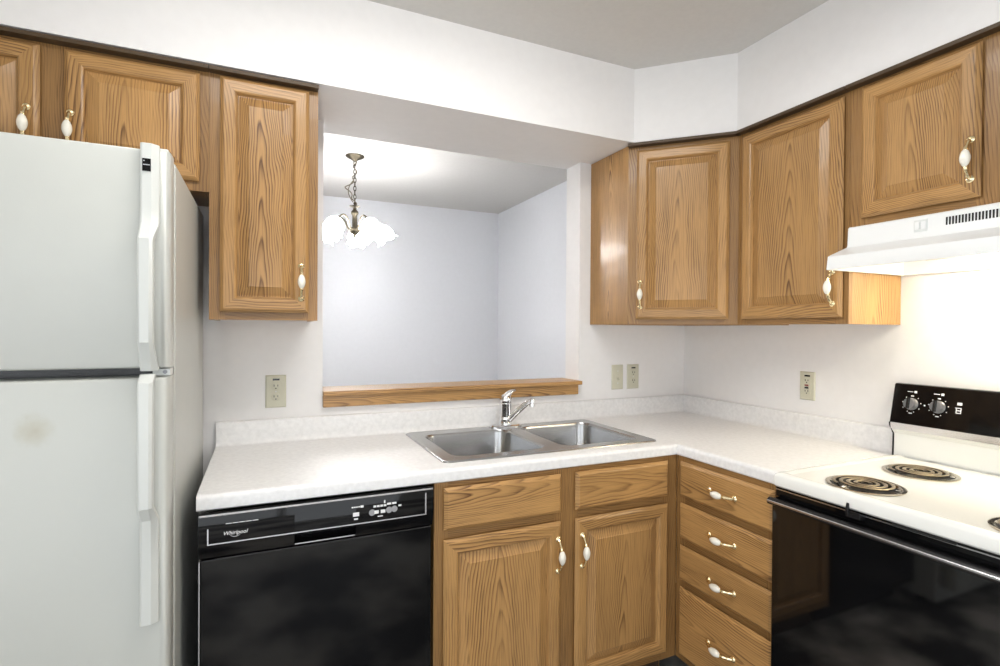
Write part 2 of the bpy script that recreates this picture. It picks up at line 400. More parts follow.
# diagonal corner cabinet
def corner_cabinet():
    t = thing('wall_cabinet', 'oak corner wall cabinet with one door set at 45 degrees', 'cabinet', (-.3, -.3, ZU), 0, CABG)
    A = .599; h = ZS-.003-ZU; o = .3; dd = .2887
    sh = lambda x, y: (x+o, y+o)
    b = MB()
    b.box(-A+o, -A+.0125+o, -dd+o, -.002+o, 0, h, g=Z, sh=.01)                  # left end panel
    b.box(-dd+o, -.002+o, -A+o+.0006, -A+.0125+o, 0, h, g=Z, sh=.03)
    b.box(-A+.0125+o, -.002+o, -.010+o, -.002+o, 0, h, g=Z); b.box(-.010+o, -.002+o, -A+.0125+o, -.010+o, 0, h, g=Z)
    poly = [sh(-A+.0125, -.010), sh(-A+.0125, -dd), sh(-dd, -A+.0125), sh(-.010, -A+.0125), sh(-.010, -.010)]
    for z0, z1 in ((.012, .026), (h*.5, h*.5+.016), (h-.016, h-.002)): b.prism(poly, z0, z1, g=(X, (0, 0, 0), .06))
    b.build('carcass', OAK, t)
    # front frame in its own plane: local x runs from the left corner to the right corner
    T = Matrix.Translation((-A+o, -dd+o, 0)) @ Matrix.Rotation(-PI/4, 4, 'Z'); w = (A-dd)*math.sqrt(2)
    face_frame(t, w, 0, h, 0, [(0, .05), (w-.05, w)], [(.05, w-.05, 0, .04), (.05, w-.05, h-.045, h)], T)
    dr = add_door(t, .036, .404, 1.388-ZU, 2.114-ZU, 0, T)
    add_handle(dr, (.056, -.020, 1.494-ZU), Z, -Y, T)
corner_cabinet()

# ------------------------------------------------------------------ base cabinets
ZT, ZB, FB = .1105, .874, .618
def side_panels(b, x0, x1, s, yf):
    # end panels notched at the front for the recessed toe space
    pr = [(yf, ZT), (-.53, ZT), (-.53, 0), (-.004, 0), (-.004, ZB-.002), (yf, ZB-.002)]
    for a, c in ((x0, x0+s), (x1-s, x1)): b.prism(pr, a, c, 'x', 0, (Z, ((a+c)/2, -.3, .4), .1))
def sink_base():
    t = thing('base_cabinet', 'oak sink base cabinet with two doors under the stainless sink', 'cabinet', (-1.572, 0, 0), 0, 'oak base cabinets')
    w = 1.572-.6185; s = .016; b = MB(); yf = -FB+.019
    side_panels(b, 0, w, s, yf)
    b.box(s, w-s, yf, -.012, ZT, ZT+.016, g=X); b.box(s, w-s, -.012, -.004, ZT, ZB-.002, g=Z)
    b.build('carcass', OAK, t)
    MB().box(s, w-s, -.545, -.53, 0, ZT).build('toe_kick', TOE, t)
    face_frame(t, w, ZT, ZB-.002, -FB, [(0, .045), (.42, .515), (w-.068, w-.0005)],
        [(.045, .42, ZT, .16), (.515, w-.068, ZT, .16), (.045, .42, .68, .745), (.515, w-.068, .68, .745), (.045, .42, .84, ZB-.002), (.515, w-.068, .84, ZB-.002)])
    for a, c in ((.028, .440), (.497, .900)):
        add_drawer_front(t, 'false_drawer_front', a, c, .727, .857, -FB)
        dr = add_door(t, a, c, .142, .698, -FB)
        add_handle(dr, (.425 if a < .1 else .520, -FB-.02, .590), Z, -Y)
sink_base()
def drawer_base():
    t = thing('base_cabinet', 'oak base cabinet with a stack of four drawers left of the range', 'cabinet', (0, -.6185, 0), -PI/2, 'oak base cabinets')
    w = 1.0455-.6185; s = .016; b = MB(); yf = -FB+.019
    side_panels(b, 0, w, s, yf+.002)
    b.box(s, w-s, yf, -.012, ZT, ZT+.016, g=X); b.box(s, w-s, -.012, -.004, ZT, ZB-.002, g=Z)
    b.build('carcass', OAK, t)
    MB().box(s, w-s, -.545, -.53, 0, ZT).build('toe_kick', TOE, t)
    zz = [(.727, .856), (.572, .702), (.416, .545), (.138, .390)]
    rails = [(.04, w-.03, ZT, .16), (.04, w-.03, .84, ZB-.002)] + [(.04, w-.03, a, c) for a, c in ((.69, .74), (.535, .585), (.38, .43))]
    face_frame(t, w, ZT, ZB-.002, -FB, [(0.0005, .045), (w-.035, w)], rails)
    for z0, z1 in zz:
        dr = add_drawer_front(t, 'drawer', .030, w-.002, z0, z1, -FB)
        add_handle(dr, (.232, -FB-.02, min((z0+z1)/2, z0+.19)), X, -Y)
        bx = MB(); bx.box(.06, w-.05, -FB+.03, -.08, z0+.02, z1-.02); bx.build('drawer_box', OAK_IN, dr)
drawer_base()

# ------------------------------------------------------------------ countertop with backsplash
def countertop():
    t = thing('countertop', 'white speckled laminate L-shaped countertop with matching backsplash', 'countertop', (-1.2, -.3, ZB))
    T = Matrix.Translation((1.2, .3, -ZB)); x0, cd, ye, zt = -2.2, .6255, -1.0445, .914
    b = MB(T); r = .014
    hole = [(-1.495, -.545), (-.682, -.545), (-.682, -.07), (-1.495, -.07)]
    for z, up in ((zt, True), (ZB, False)):
        i = r if up else .003
        out = [(x0, -.002, z), (x0, -cd+i, z), (-cd+i, -cd+i, z), (-cd+i, ye, z), (-.002, ye, z), (-.002, -.002, z)]
        b.fill(out, [[(p[0], p[1], z) for p in hole]], 0, up)
    path = lambda i, z: [(x0, -cd+i, z), (-cd+i, -cd+i, z), (-cd+i, ye, z)]
    prof = [(r*(1-math.sin(a)), zt-r*(1-math.cos(a))) for a in [PI/2*k/5 for k in range(6)]] + [(0, ZB+.003), (.003, ZB)]
    b.loft([path(*p) for p in prof], 0, closed=False)
    pr = [(-cd+i, z) for i, z in prof]
    for x, yy in ((x0, None), (None, ye)):
        if yy is None: vs = [(x, y, z) for y, z in pr] + [(x, -.002, ZB), (x, -.002, zt)]
        else: vs = [(y, yy, z) for y, z in pr] + [(-.002, yy, ZB), (-.002, yy, zt)]
        b.add(vs, [tuple(range(len(vs)))])
    b.add([(h[0], h[1], z) for z in (zt, ZB) for h in hole], [(0, 1, 5, 4), (1, 2, 6, 5), (2, 3, 7, 6), (3, 0, 4, 7)])
    top = b.build('worktop', LAM, t)
    zb = 1.001
    def splash(px):      # profile (distance from the wall, z) with a cove foot and rounded top
        return [(.002, zt+.0005), (.034, zt+.0005), (.026, zt+.003), (.021, zt+.010), (.020, zt+.02), (.020, zb-.006), (.018, zb-.002), (.014, zb), (.002, zb)]
    b = MB(T); b.prism([(-d, z) for d, z in splash(0)], x0, -.0205, 'x'); b.build('backsplash', LAM, t, ang=50)
    b = MB(T); b.prism([(-d, z) for d, z in splash(0)], ye, -.002, 'y'); b.build('backsplash', LAM, t, ang=50)
countertop()

# ------------------------------------------------------------------ sink and faucet
def sink():
    t = thing('sink', 'double-bowl stainless steel drop-in sink set in the white countertop', 'sink', (-1.09, -.3, .914))
    T = Matrix.Translation((1.09, .3, -.914)); z = .9185
    b = MB(T); bowls = [(-1.470, -1.108, -.508, -.122), (-1.048, -.700, -.512, -.112)]
    o = lambda i, zz: rrect(-1.523+i, -.656-i, -.562+i, -.048-i, .025-i*.5, zz)
    b.loft([o(0, .9145), o(.002, .918), o(.006, .9195), o(.010, z)], 0)
    hl = [rrect(*q, .05, z) for q in bowls]
    b.fill(o(.010, z), hl)
    b.build('rim', STEEL, t)
    for q in bowls:
        x0, x1, y0, y1 = q; b = MB(T)
        L = lambda i, zz, r: rrect(x0+i, x1-i, y0+i, y1-i, r, zz)
        lo = [L(0, z, .05), L(.002, z-.004, .05), L(.004, z-.012, .05), L(.012, z-.140, .05), L(.016, z-.155, .05), L(.028, z-.168, .05), L(.05, z-.173, .05)]
        xc, yc = (x0+x1)/2, (y0+y1)/2
        n = len(lo[0])
        ring = lambda r, zz: [(xc+r*math.cos(math.atan2(p[1]-yc, p[0]-xc)), yc+r*math.sin(math.atan2(p[1]-yc, p[0]-xc)), zz) for p in lo[-1]]
        lo += [ring(.057, z-.176)]
        b.loft([l[::-1] for l in lo], 0)
        bw = b.build('bowl', STEEL, t)
        b = MB(T); b.lathe([(.057, 0), (.054, .002), (.043, 0), (.040, -.012), (.012, -.014), (.010, -.006), (0, -.005)], (xc, yc, z-.176), Z, 0, 24)
        b.build('drain_strainer', CHROME, bw)
sink()
def faucet():
    t = thing('faucet', 'chrome single-lever kitchen faucet behind the stainless sink', 'faucet', (-1.084, -.078, .9185))
    b = MB(); b.loft([rrect(-.075, .075, -.027, .027, .026, 0), rrect(-.075, .075, -.027, .027, .026, .005), rrect(-.068, .068, -.022, .022, .0215, .010)], 0, True, True)
    b.build('base_plate', CHROME, t)
    b = MB(); b.lathe([(.029, .009), (.0285, .02), (.0255, .024), (.0255, .092), (.0265, .095), (.0265, .104), (0, .106)]); b.build('body', CHROME, t)
    # lever: dome cap with a blade rising to the right
    b = MB(); b.lathe([(.0255, .106), (.0270, .112), (.0265, .124), (.022, .136), (.012, .142), (0, .143)])
    pts = [(-.006, 0, .124), (.010, -.001, .141), (.026, -.003, .154), (.042, -.005, .158)]
    loops = []
    for i, p in enumerate(pts):
        ww, h2 = [(.023, .017), (.021, .013), (.017, .008), (.011, .004)][i]
        a = -.7 if i < 3 else -.35; dx, dz = math.sin(-a)*h2, math.cos(a)*h2
        loops.append([(p[0]+math.cos(q)*-dx, p[1]+math.sin(q)*ww, p[2]+math.cos(q)*dz) for q in [2*PI*k/14 for k in range(14)]])
    b.loft(loops, 0, True, True); b.build('lever', CHROME, t, ang=60)
    # spout swung to the right
    e = Vector((.074, -.072, .112)); s = Vector((.012, -.012, .032))
    pts = [s.lerp(e, k/7) + Z*(.002*math.sin(PI*k/7)) for k in range(8)]; pts += [e+Vector((.007, -.007, .002))]
    b = MB(); b.lathe([(.025, .018), (.027, .022), (.027, .042), (.025, .046)], (0, 0, 0)); b.tube(pts, [.0145]*2+[.013]*3+[.012]*3+[.011], 0, 12); b.build('spout', CHROME, t, ang=60)
    q = e+Vector((.013, -.012, .004))
    b = MB(); b.lathe([(0, .012), (.0105, .010), (.0125, .004), (.0125, -.004), (.0105, -.006), (.0105, -.008), (.0125, -.010), (.0125, -.022), (0, -.022)], q); b.build('aerator', CHROME, t)
faucet()

# ------------------------------------------------------------------ refrigerator
def refrigerator():
    t = thing('refrigerator', 'white top-freezer refrigerator at the left end of the counter', 'refrigerator', (-2.615, -.4, 0))
    T = Matrix.Translation((2.615, .4, 0)); x0, x1 = -2.995, -2.235
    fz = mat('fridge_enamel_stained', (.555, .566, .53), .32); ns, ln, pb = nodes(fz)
    tc = ns.new('ShaderNodeTexCoord'); vm = N(ns, 'ShaderNodeVectorMath', operation='DISTANCE'); ln.new(tc.outputs['Object'], vm.inputs[0]); vm.inputs[1].default_value = (-2.469+2.615, -.392, 1.131)
    nz = N(ns, 'ShaderNodeTexNoise', Scale=60., Detail=3.); ln.new(tc.outputs['Object'], nz.inputs['Vector'])
    ad = N(ns, 'ShaderNodeMath', operation='MULTIPLY_ADD'); ln.new(nz.outputs['Fac'], ad.inputs[0]); ad.inputs[1].default_value = .025; ln.new(vm.outputs['Value'], ad.inputs[2])
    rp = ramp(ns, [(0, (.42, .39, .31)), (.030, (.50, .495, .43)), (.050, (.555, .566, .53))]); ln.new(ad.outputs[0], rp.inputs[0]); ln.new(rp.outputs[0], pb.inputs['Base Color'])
    n2 = N(ns, 'ShaderNodeTexNoise', Scale=420., Detail=2.); ln.new(tc.outputs['Object'], n2.inputs['Vector'])
    bp = N(ns, 'ShaderNodeBump', Strength=.18, Distance=.0006); ln.new(n2.outputs['Fac'], bp.inputs['Height']); ln.new(bp.outputs[0], pb.inputs['Normal'])
    MB(T).box(x0, x1, -.705, -.075, .03, 1.728).build('cabinet_body', FRIDGE, t, bevel=.006)
    MB(T).box(x0+.02, x1-.02, -.70, -.69, .02, .11).build('toe_grille', FRIDGE_P, t, bevel=.003)
    for x in (x0+.05, x1-.05):
        for y in (-.62, -.12):
            b = MB(T); b.lathe([(.02, 0), (.02, .02), (.012, .03), (.012, .035)], (x, y, 0), Z, 0, 14); b.build('foot', BLACKP, t)
    yd = -.795; yb = -.728
    b = MB(T); b.box(x0+.012, x1-.008, yb, -.704, .12, 1.222); b.box(x0+.012, x1-.008, yb, -.704, 1.262, 1.722); b.build('door_gasket', GASKET, t)
    b = MB(T); b.box(x0+.004, x1-.004, -.735, -.704, 1.2265, 1.2575); b.build('mullion_strip', BLACKP, t)
    for nm, z0, z1, m in (('freezer_door', 1.2515, 1.730, FRIDGE), ('fridge_door', .115, 1.2325, fz)):
        b = MB(T); L = lambda i, y: [(q[0], y, q[1]) for q in [(x0+i, z0+i*.4), (x1-i, z0+i*.4), (x1-i, z1-i*.4), (x0+i, z1-i*.4)]]
        prof = [(.002, yb), (0, yb-.004), (0, yd+.022), (.0015, yd+.014), (.005, yd+.006), (.011, yd+.0015), (.019, yd)]
        b.loft([L(*p) for p in prof], 0, True, True)
        dr = b.build(nm, m, t, ang=40)
        # handle: flat strip on the door and a bowed grip standing off it
        b = MB(T); up = nm == 'freezer_door'
        xa, xb = -2.2875, -2.259
        zs = [1.737, 1.60, 1.565, 1.528, 1.31, 1.300, 1.247] if up else [.697, .84, .925, .958, 1.205, 1.224, 1.241]
        ys = [.016, .016, .020, .046, .046, .040, .014] if up else [.016, .016, .020, .046, .046, .042, .018]
        back = [0.0, 0.0, 0.0, .022, .022, .018, 0.0]; back2 = [0, 0, 0, .018, .018, .012, 0]
        loops = []
        for z, y, bk in zip(zs, ys, back):
            f = yd-y; grip = (1.25 < z < 1.529) if up else (z > .957); xr = xb if grip else xb+.006; ch = .007 if grip else .013
            loops.append([(xa, yd-bk, z), (xa, f+.004, z), (xa+.004, f, z), (xr-ch, f, z), (xr, f+ch*.8, z), (xr, yd-bk, z)])
        if not up: loops = loops
        b.loft(loops if up else loops[::-1], 0, True, True)
        hd = b.build('handle', FRIDGE_P, dr, bevel=.0022, ang=30)
        if up:
            q = MB(T); q.box(-2.2825, -2.267, yd-.0172, yd-.0155, 1.676, 1.703); q.box(-2.281, -2.2685, yd-.0177, yd-.017, 1.6885, 1.6905, 1); q.box(-2.2805, -2.278, yd-.0177, yd-.017, 1.6965, 1.699, 1)
            bd = q.build('badge', [BLACK, SILV], dr); bd['label'] = 'small black square badge with a silver line'
    b = MB(T); b.box(x1-.034, x1-.001, -.775, -.7355, 1.2345, 1.2495); b.lathe([(.0045, 0), (.0045, .002), (0, .002)], (x1-.0105, -.775, 1.2425), -Y, 1, 12)
    b.build('hinge_plate', [GASKET, KNOB], t)
    b = MB(T); b.box(x1-.05, x1-.006, -.765, -.69, 1.7305, 1.742); b.build('hinge_cover', FRIDGE_P, t, bevel=.004)
refrigerator()

# ------------------------------------------------------------------ dishwasher
def dishwasher():
    t = thing('dishwasher', 'black built-in dishwasher under the counter beside the refrigerator', 'dishwasher', (-2.194, 0, 0)); w = .613
    MB().box(.004, w-.004, -.598, -.03, .10, .866).build('tub', BLACKP, t)
    MB().box(.006, w-.006, -.545, -.53, 0, .10).build('toe_panel', BLACKP, t)
    b = MB(); b.box(.003, w-.003, -.633, -.599, .112, .7505); dr = b.build('door_panel', BLACK, t, bevel=.003)
    b = MB(); b.box(.0005, .0028, -.634, -.60, .112, .748); b.build('door_edge', SILV, dr)
    pr = [(-.599, .866), (-.636, .871), (-.6405, .868), (-.642, .862), (-.642, .793), (-.629, .753), (-.599, .753)]
    pk = [(-.599, .866), (-.636, .871), (-.6405, .868), (-.642, .862), (-.642, .793), (-.612, .790), (-.608, .764), (-.620, .757), (-.629, .757), (-.629, .753), (-.599, .753)]
    b = MB(); a0, a1 = .226, .388
    for u0, u1, p in ((.0, a0, pr), (a0, a1, pk), (a1, w, pr)): b.prism(p, u0, u1, 'x')
    cp = b.build('control_panel', BLACK, t, ang=30)
    b = MB()
    b.prism([(-.6405, .8660), (-.6425, .8625), (-.6428, .8640), (-.6408, .8672)], .002, w-.002, 'x')
    b.build('top_line', SILV, cp)  # thin silver line along the top ridge of the panel
    b = MB(); b.box(.020, w-.022, -.6432, -.6415, .7905, .7935); b.box(.020, .023, -.6432, -.6415, .7935, .832); b.box(w-.026, w-.022, -.6432, -.6415, .7935, .855)
    b.box(a0+.002, a1-.002, -.6302, -.6285, .7555, .758); b.build('trim_line', SILV, cp)
    R = Matrix.Rotation(PI/2, 4, 'X')
    fr = lambda x, z: Matrix.Translation((x, -.6424, z)) @ R
    text_mesh('logo_text', 'Whirlpool', .0135, fr(.0835, .815), WHITEINK, cp, .25)
    b = MB(); n = 36
    q = [(.0835+.012*math.cos(a), .8125+.0080*math.sin(a)) for a in [math.radians(200+140*k/n) for k in range(n+1)]]
    b.loft([[(x, -.6428, z) for x, z in q], [(x, -.6428, z+.0009) for x, z in q]], closed=False); b.build('logo_swoosh', WHITEINK, cp)
    for k in range(5):
        b = MB(); b.box(.062+k*.0155, .0755+k*.0155, -.6429, -.6418, .8395, .8411); b.build('caption_mark', WHITEINK, cp)
    # buttons and markings at the right
    x = lambda u: .375+(u-150)*.000237*1.02
    def mk(u0, u1, z, h, m=0): b = MB(); b.box(x(u0), x(u1), -.6436, -.6418, z-h/2, z+h/2, m); b.build('button_mark', WHITEINK, cp)
    for u in (150, 175, 200, 225): mk(u, u+20, .8395, .003)
    mk(250, 285, .8395, .006)
    mk(165, 235, .819, .0105); mk(178, 222, .806, .004)
    for u in (400, 440, 480, 520): mk(u, u+32, .8345, .0055)
    mk(525, 540, .845, .008)
    mk(560, 610, .8375, .0055); mk(622, 672, .8375, .005)
    mk(410, 462, .818, .009); mk(485, 540, .818, .009)
    mk(450, 510, .805, .0025)
    mk(697, 732, .8285, .0045)
    for u, z, r in ((385, .818, .009), (585, .8195, .009), (648, .8205, .009)):
        b = MB(); b.lathe([(r, 0), (r, .0014), (0, .0018)], (x(u), -.6418, z), -Y, 0, 20); b.build('button', GREYINK, cp)
dishwasher()

# ------------------------------------------------------------------ range (local x runs towards the camera, front towards -y)
def kitchen_range():
    t = thing('range', 'white electric coil range with black oven door and black control panel', 'range', (0, -1.0475, 0), -PI/2); w = .762
    b = MB(); b.box(.004, w-.004, -.612, -.012, .03, .8765)
    for x in (.05, w-.05):
        for y in (-.56, -.08): b.lathe([(.018, 0), (.018, .012), (.01, .03)], (x, y, 0), Z, 0, 12)
    b.build('oven_body', ENAMEL, t)
    spots = [(.195, -.526), (.180, -.235), (.567, -.526), (.582, -.235)]
    b = MB(); y0, y1 = -.648, -.05; zt = .918
    o = lambda i, z: rrect(i, w-i, y0+i, y1-.0+0*i, .012, z)
    lo = [o(.004, .8775), o(.0, .882), o(.0, .906), o(.0025, .9125), o(.008, .917), o(.016, zt+.001), o(.024, zt), o(.034, zt-.0035)]
    b.loft(lo, 0)
    circ = lambda c, r, z: [(c[0]+r*math.cos(2*PI*k/40), c[1]+r*math.sin(2*PI*k/40), z) for k in range(40)]
    b.fill(lo[-1], [circ(c, .0835, zt-.0035) for c in spots])
    b.build('cooktop', ENAMEL, t, ang=40)
    for c in spots:
        z = zt-.003
        b = MB(); b.lathe([(.0935, .0005), (.094, .003), (.090, .0045), (.083, .003), (.0795, -.002)], (*c, z), Z, 0, 44)
        b.f = [q for q in b.f if len(q[0]) == 4]; br = b.build('burner', BOWL, t)
        b = MB(); b.lathe([(.0795, -.002), (.077, -.006), (.060, -.016), (.030, -.019), (.012, -.018), (.012, -.024), (0, -.024)], (*c, z), Z, 0, 44)
        b.f = [q for q in b.f if len(q[0]) == 4]; b.build('drip_bowl', BURNER_SHADOW, br)
        b = MB(); turns = 3.6; tops, outs, ins = [], [], []
        for k in range(int(turns*44)+1):
            a = 2*PI*k/44; r = .013+(.075-.013)*k/(turns*44); d = Vector((math.cos(a+.6), math.sin(a+.6), 0)); o_ = Vector((c[0], c[1], z))
            p = lambda dr, dz: o_ + d*(r+dr) + Z*dz
            tops.append([p(-.0046, .0085), p(-.002, .0100), p(.002, .0100), p(.0046, .0085)]); outs.append([p(.0046, .0085), p(.0036, .0055)]); ins.append([p(-.0036, .0055), p(-.0046, .0085)])
        b.loft(tops, 0, closed=False); b.loft(outs, 1, closed=False); b.loft(ins, 1, closed=False)  # shade painted on: coil sides dark, tops plain metal
        b.loft([[q[1] for q in outs], [q[0] for q in ins]], 1, closed=False)
        b.f = [(q[0][::-1] if q[1] == 0 or True else q[0], q[1], q[2]) for q in b.f]
        e = outs[-1][0]; b.tube([e, e+Vector((.004, .004, -.006)), e+Vector((.004, .004, -.012))], .003, 1, 8)
        b.build('coil', [COIL, BURNER_SHADOW], br, ang=50)
        b = MB()
        for a in (0, 120, 240):
            q = math.radians(a+20); dx, dy = math.cos(q), math.sin(q)
            b.tube([(c[0]+dx*.012, c[1]+dy*.012, z+.002), (c[0]+dx*.080, c[1]+dy*.080, z+.002)], .0022, 0, 6)
        b.build('coil_support', CHROME, br)
    # black band under the cooktop, oven door, handle, storage drawer
    b = MB(); b.box(.003, w-.003, -.632, -.612, .846, .8765); b.box(.003, w-.003, -.6345, -.632, .8655, .8685, 1); b.build('front_band', [BLACK, SILV], t)
    b = MB(); b.box(.33, .46, -.6445, -.6355, .8695, .8755); 
    b.build('vent_slot', DARK, t)
    b = MB(); b.prism([(-.634, .862), (-.652, .868), (-.655, .896), (-.660, .878), (-.658, .860), (-.634, .854)], .226, .234, 'x')
    b.prism([(-.634, .868), (-.657, .876), (-.657, .860), (-.634, .856)], .234, .262, 'x'); b.build('door_latch', BLACKP, t, bevel=.001)
    b = MB(); b.box(.004, w-.004, -.652, -.613, .205, .843); dr = b.build('oven_door', OVENGL, t, bevel=.004)
    b = MB(); b.prism([(-.650, .843), (-.658, .845), (-.665, .842), (-.669, .836), (-.669, .830), (-.665, .825), (-.658, .824), (-.650, .822)], 0.0, w, 'x')
    hd = b.build('handle', BLACKP, dr, ang=50)
    b = MB(); b.prism([(-.6685, .8385), (-.6702, .837), (-.6702, .833), (-.6685, .831)], .001, w-.001, 'x'); b.build('handle_trim', SILV, dr)
    b = MB(); b.box(.004, w-.004, -.652, -.613, .06, .198); b.build('storage_drawer', BLACK, t, bevel=.004)
    # backguard
    b = MB(); b.prism([(-.010, .9), (-.048, .9), (-.046, .985), (-.0475, .992), (-.060, 1.004), (-.064, 1.030), (-.010, 1.030)], .004, w-.004, 'x'); b.build('backguard', ENAMEL, t, ang=25)
    b = MB(); b.prism([(-.0625, 1.0075), (-.0665, 1.0085), (-.0685, 1.031), (-.0625, 1.031)], .003, w-.003, 'x'); b.build('backguard_trim', SILV, t)
    b = MB(); b.prism([(-.010, 1.0305), (-.069, 1.0305), (-.040, 1.160), (-.036, 1.164), (-.010, 1.164)], .0, w, 'x'); cp = b.build('control_panel', BLACK, t, bevel=.003, ang=25)
    for x in (-.0012, w+.0002):
        b = MB(); b.prism([(-.010, .90), (-.050, .90), (-.047, .99), (-.068, 1.02), (-.0695, 1.031), (-.010, 1.031)], x, x+.001, 'x')
        b.build('side_trim', BLACKP, t)
    th = math.atan2(.029, .1295); nrm = Vector((0, -math.cos(th), math.sin(th))); upv = Vector((0, math.sin(th), math.cos(th)))
    org = Vector((0, -.0692, 1.0305)); at = lambda x, s: org + X*x + upv*s
    def mark(bb, x, s, wd, ht):
        a = at(x, s) + nrm*.0004
        bb.add([a-X*wd/2-upv*ht/2, a+X*wd/2-upv*ht/2, a+X*wd/2+upv*ht/2, a-X*wd/2+upv*ht/2], [(0, 1, 2, 3)])
    for x in (.060, .137, .560, .640):
        c = at(x, .070); mb = MB()
        k = MB(); k.lathe([(.0205, .0005), (.0205, .004), (.0185, .006), (.0175, .016), (.016, .018), (0, .0185)], c, nrm, 0, 30)
        kn = k.build('knob', KNOB, t)
        M_ = Matrix((X, upv, nrm)).transposed().to_4x4(); M_.translation = c
        k = MB(M_); k.box(-.0042, .0042, -.0185, .0185, .0175, .026); k.build('grip_bar', BLACKP, kn, bevel=.0015)  # bar coloured black to imitate the grip standing in shade
        for a in range(0, 360, 40):
            q = math.radians(a); big = a in (0, 200)
            mark(mb, x+.0275*math.sin(q), .070+.0275*math.cos(q), .009 if a == 0 else .0028, .003 if a == 0 else .0028)
        mark(mb, x, .070-.031, .010, .0035)
        mark(mb, x-.008, .1115, .017, .0024); mark(mb, x+.008, .1115, .008, .0075); mb.build('dial_marking', WHITEINK, cp)
    mb = MB(); mark(mb, .0985, .070, .0045, .0045); mb.build('indicator_light', WHITEINK, cp); mb = MB()
    mark(mb, .193, .0875, .013, .0085); mark(mb, .190, .074, .016, .0022); mark(mb, .186, .066, .0025, .018); mark(mb, .198, .066, .0025, .018); mark(mb, .192, .066, .010, .003); mark(mb, .192, .058, .012, .0025)
    mb.build('indicator_marking', WHITEINK, cp)
    k = MB(); k.lathe([(.026, .0005), (.026, .005), (.022, .007), (.021, .018), (0, .020)], at(.381, .070), nrm, 0, 30); k.build('knob', KNOB, t)
kitchen_range()

# ------------------------------------------------------------------ range hood
def range_hood():
    t = thing('range_hood', 'white under-cabinet range hood with a vent grille and lit lamp', 'range hood', (0, -1.0475, 1.538), -PI/2); w = .758
    T = Matrix.Translation((0, 0, -1.538)); b = MB(T)
    zt, zl = 1.6815, 1.538
    prof = [(-.003, zt), (-.297, zt), (-.302, zt-.004), (-.305, 1.622), (-.309, 1.615), (-.395, 1.583), (-.402, 1.579), (-.408, 1.542), (-.407, zl), (-.396, zl), (-.394, 1.566), (-.388, 1.572), (-.003, 1.600)]
    # outer skin with the hollow underneath
    b.prism(prof, .004, w-.004, 'x')
    sd = [(-.0025, zl), (-.4075, zl-.0003), (-.4085, 1.542), (-.4025, 1.5795), (-.395, 1.5835), (-.3095, 1.6155), (-.3055, 1.622), (-.3025, 1.6775), (-.297, 1.682), (-.0025, 1.682)]
    b.prism(sd, 0, .010, 'x'); b.prism(sd, w-.010, w, 'x'); b.box(.010, w-.010, -.014, -.003, zl, 1.601)
    sh = b.build('shell', HOODW, t, ang=30)
    b = MB(T)
    for k in range(31):
        x = .271+k*.0074; b.box(x, x+.0038, -.3049, -.3025, 1.642, 1.664)
    b.build('vent_grille', DARK, sh)
    b = MB(T); b.box(.192, .226, -.3062, -.302, 1.634, 1.668); b.box(.196, .208, -.3095, -.306, 1.640, 1.662, 1); b.box(.211, .223, -.3085, -.306, 1.640, 1.662, 1)
    b.build('switch', [GASKET, HOODW], sh, bevel=.001)
    b = MB(T); b.box(.30, .70, -.33, -.03, 1.566, 1.574); b.build('grease_filter', FILTER, sh)
    b = MB(T); b.box(.19, .262, -.275, -.235, 1.556, 1.575); b.build('rating_plate', FILTER, sh)
    b = MB(T); b.loft([rrect(.266, .47, -.145, -.05, .02, 1.575), rrect(.268, .468, -.143, -.052, .02, 1.556), rrect(.282, .454, -.130, -.066, .02, 1.546)], 0, False, True)
    b.build('lamp_lens', HLENS, t)
range_hood()

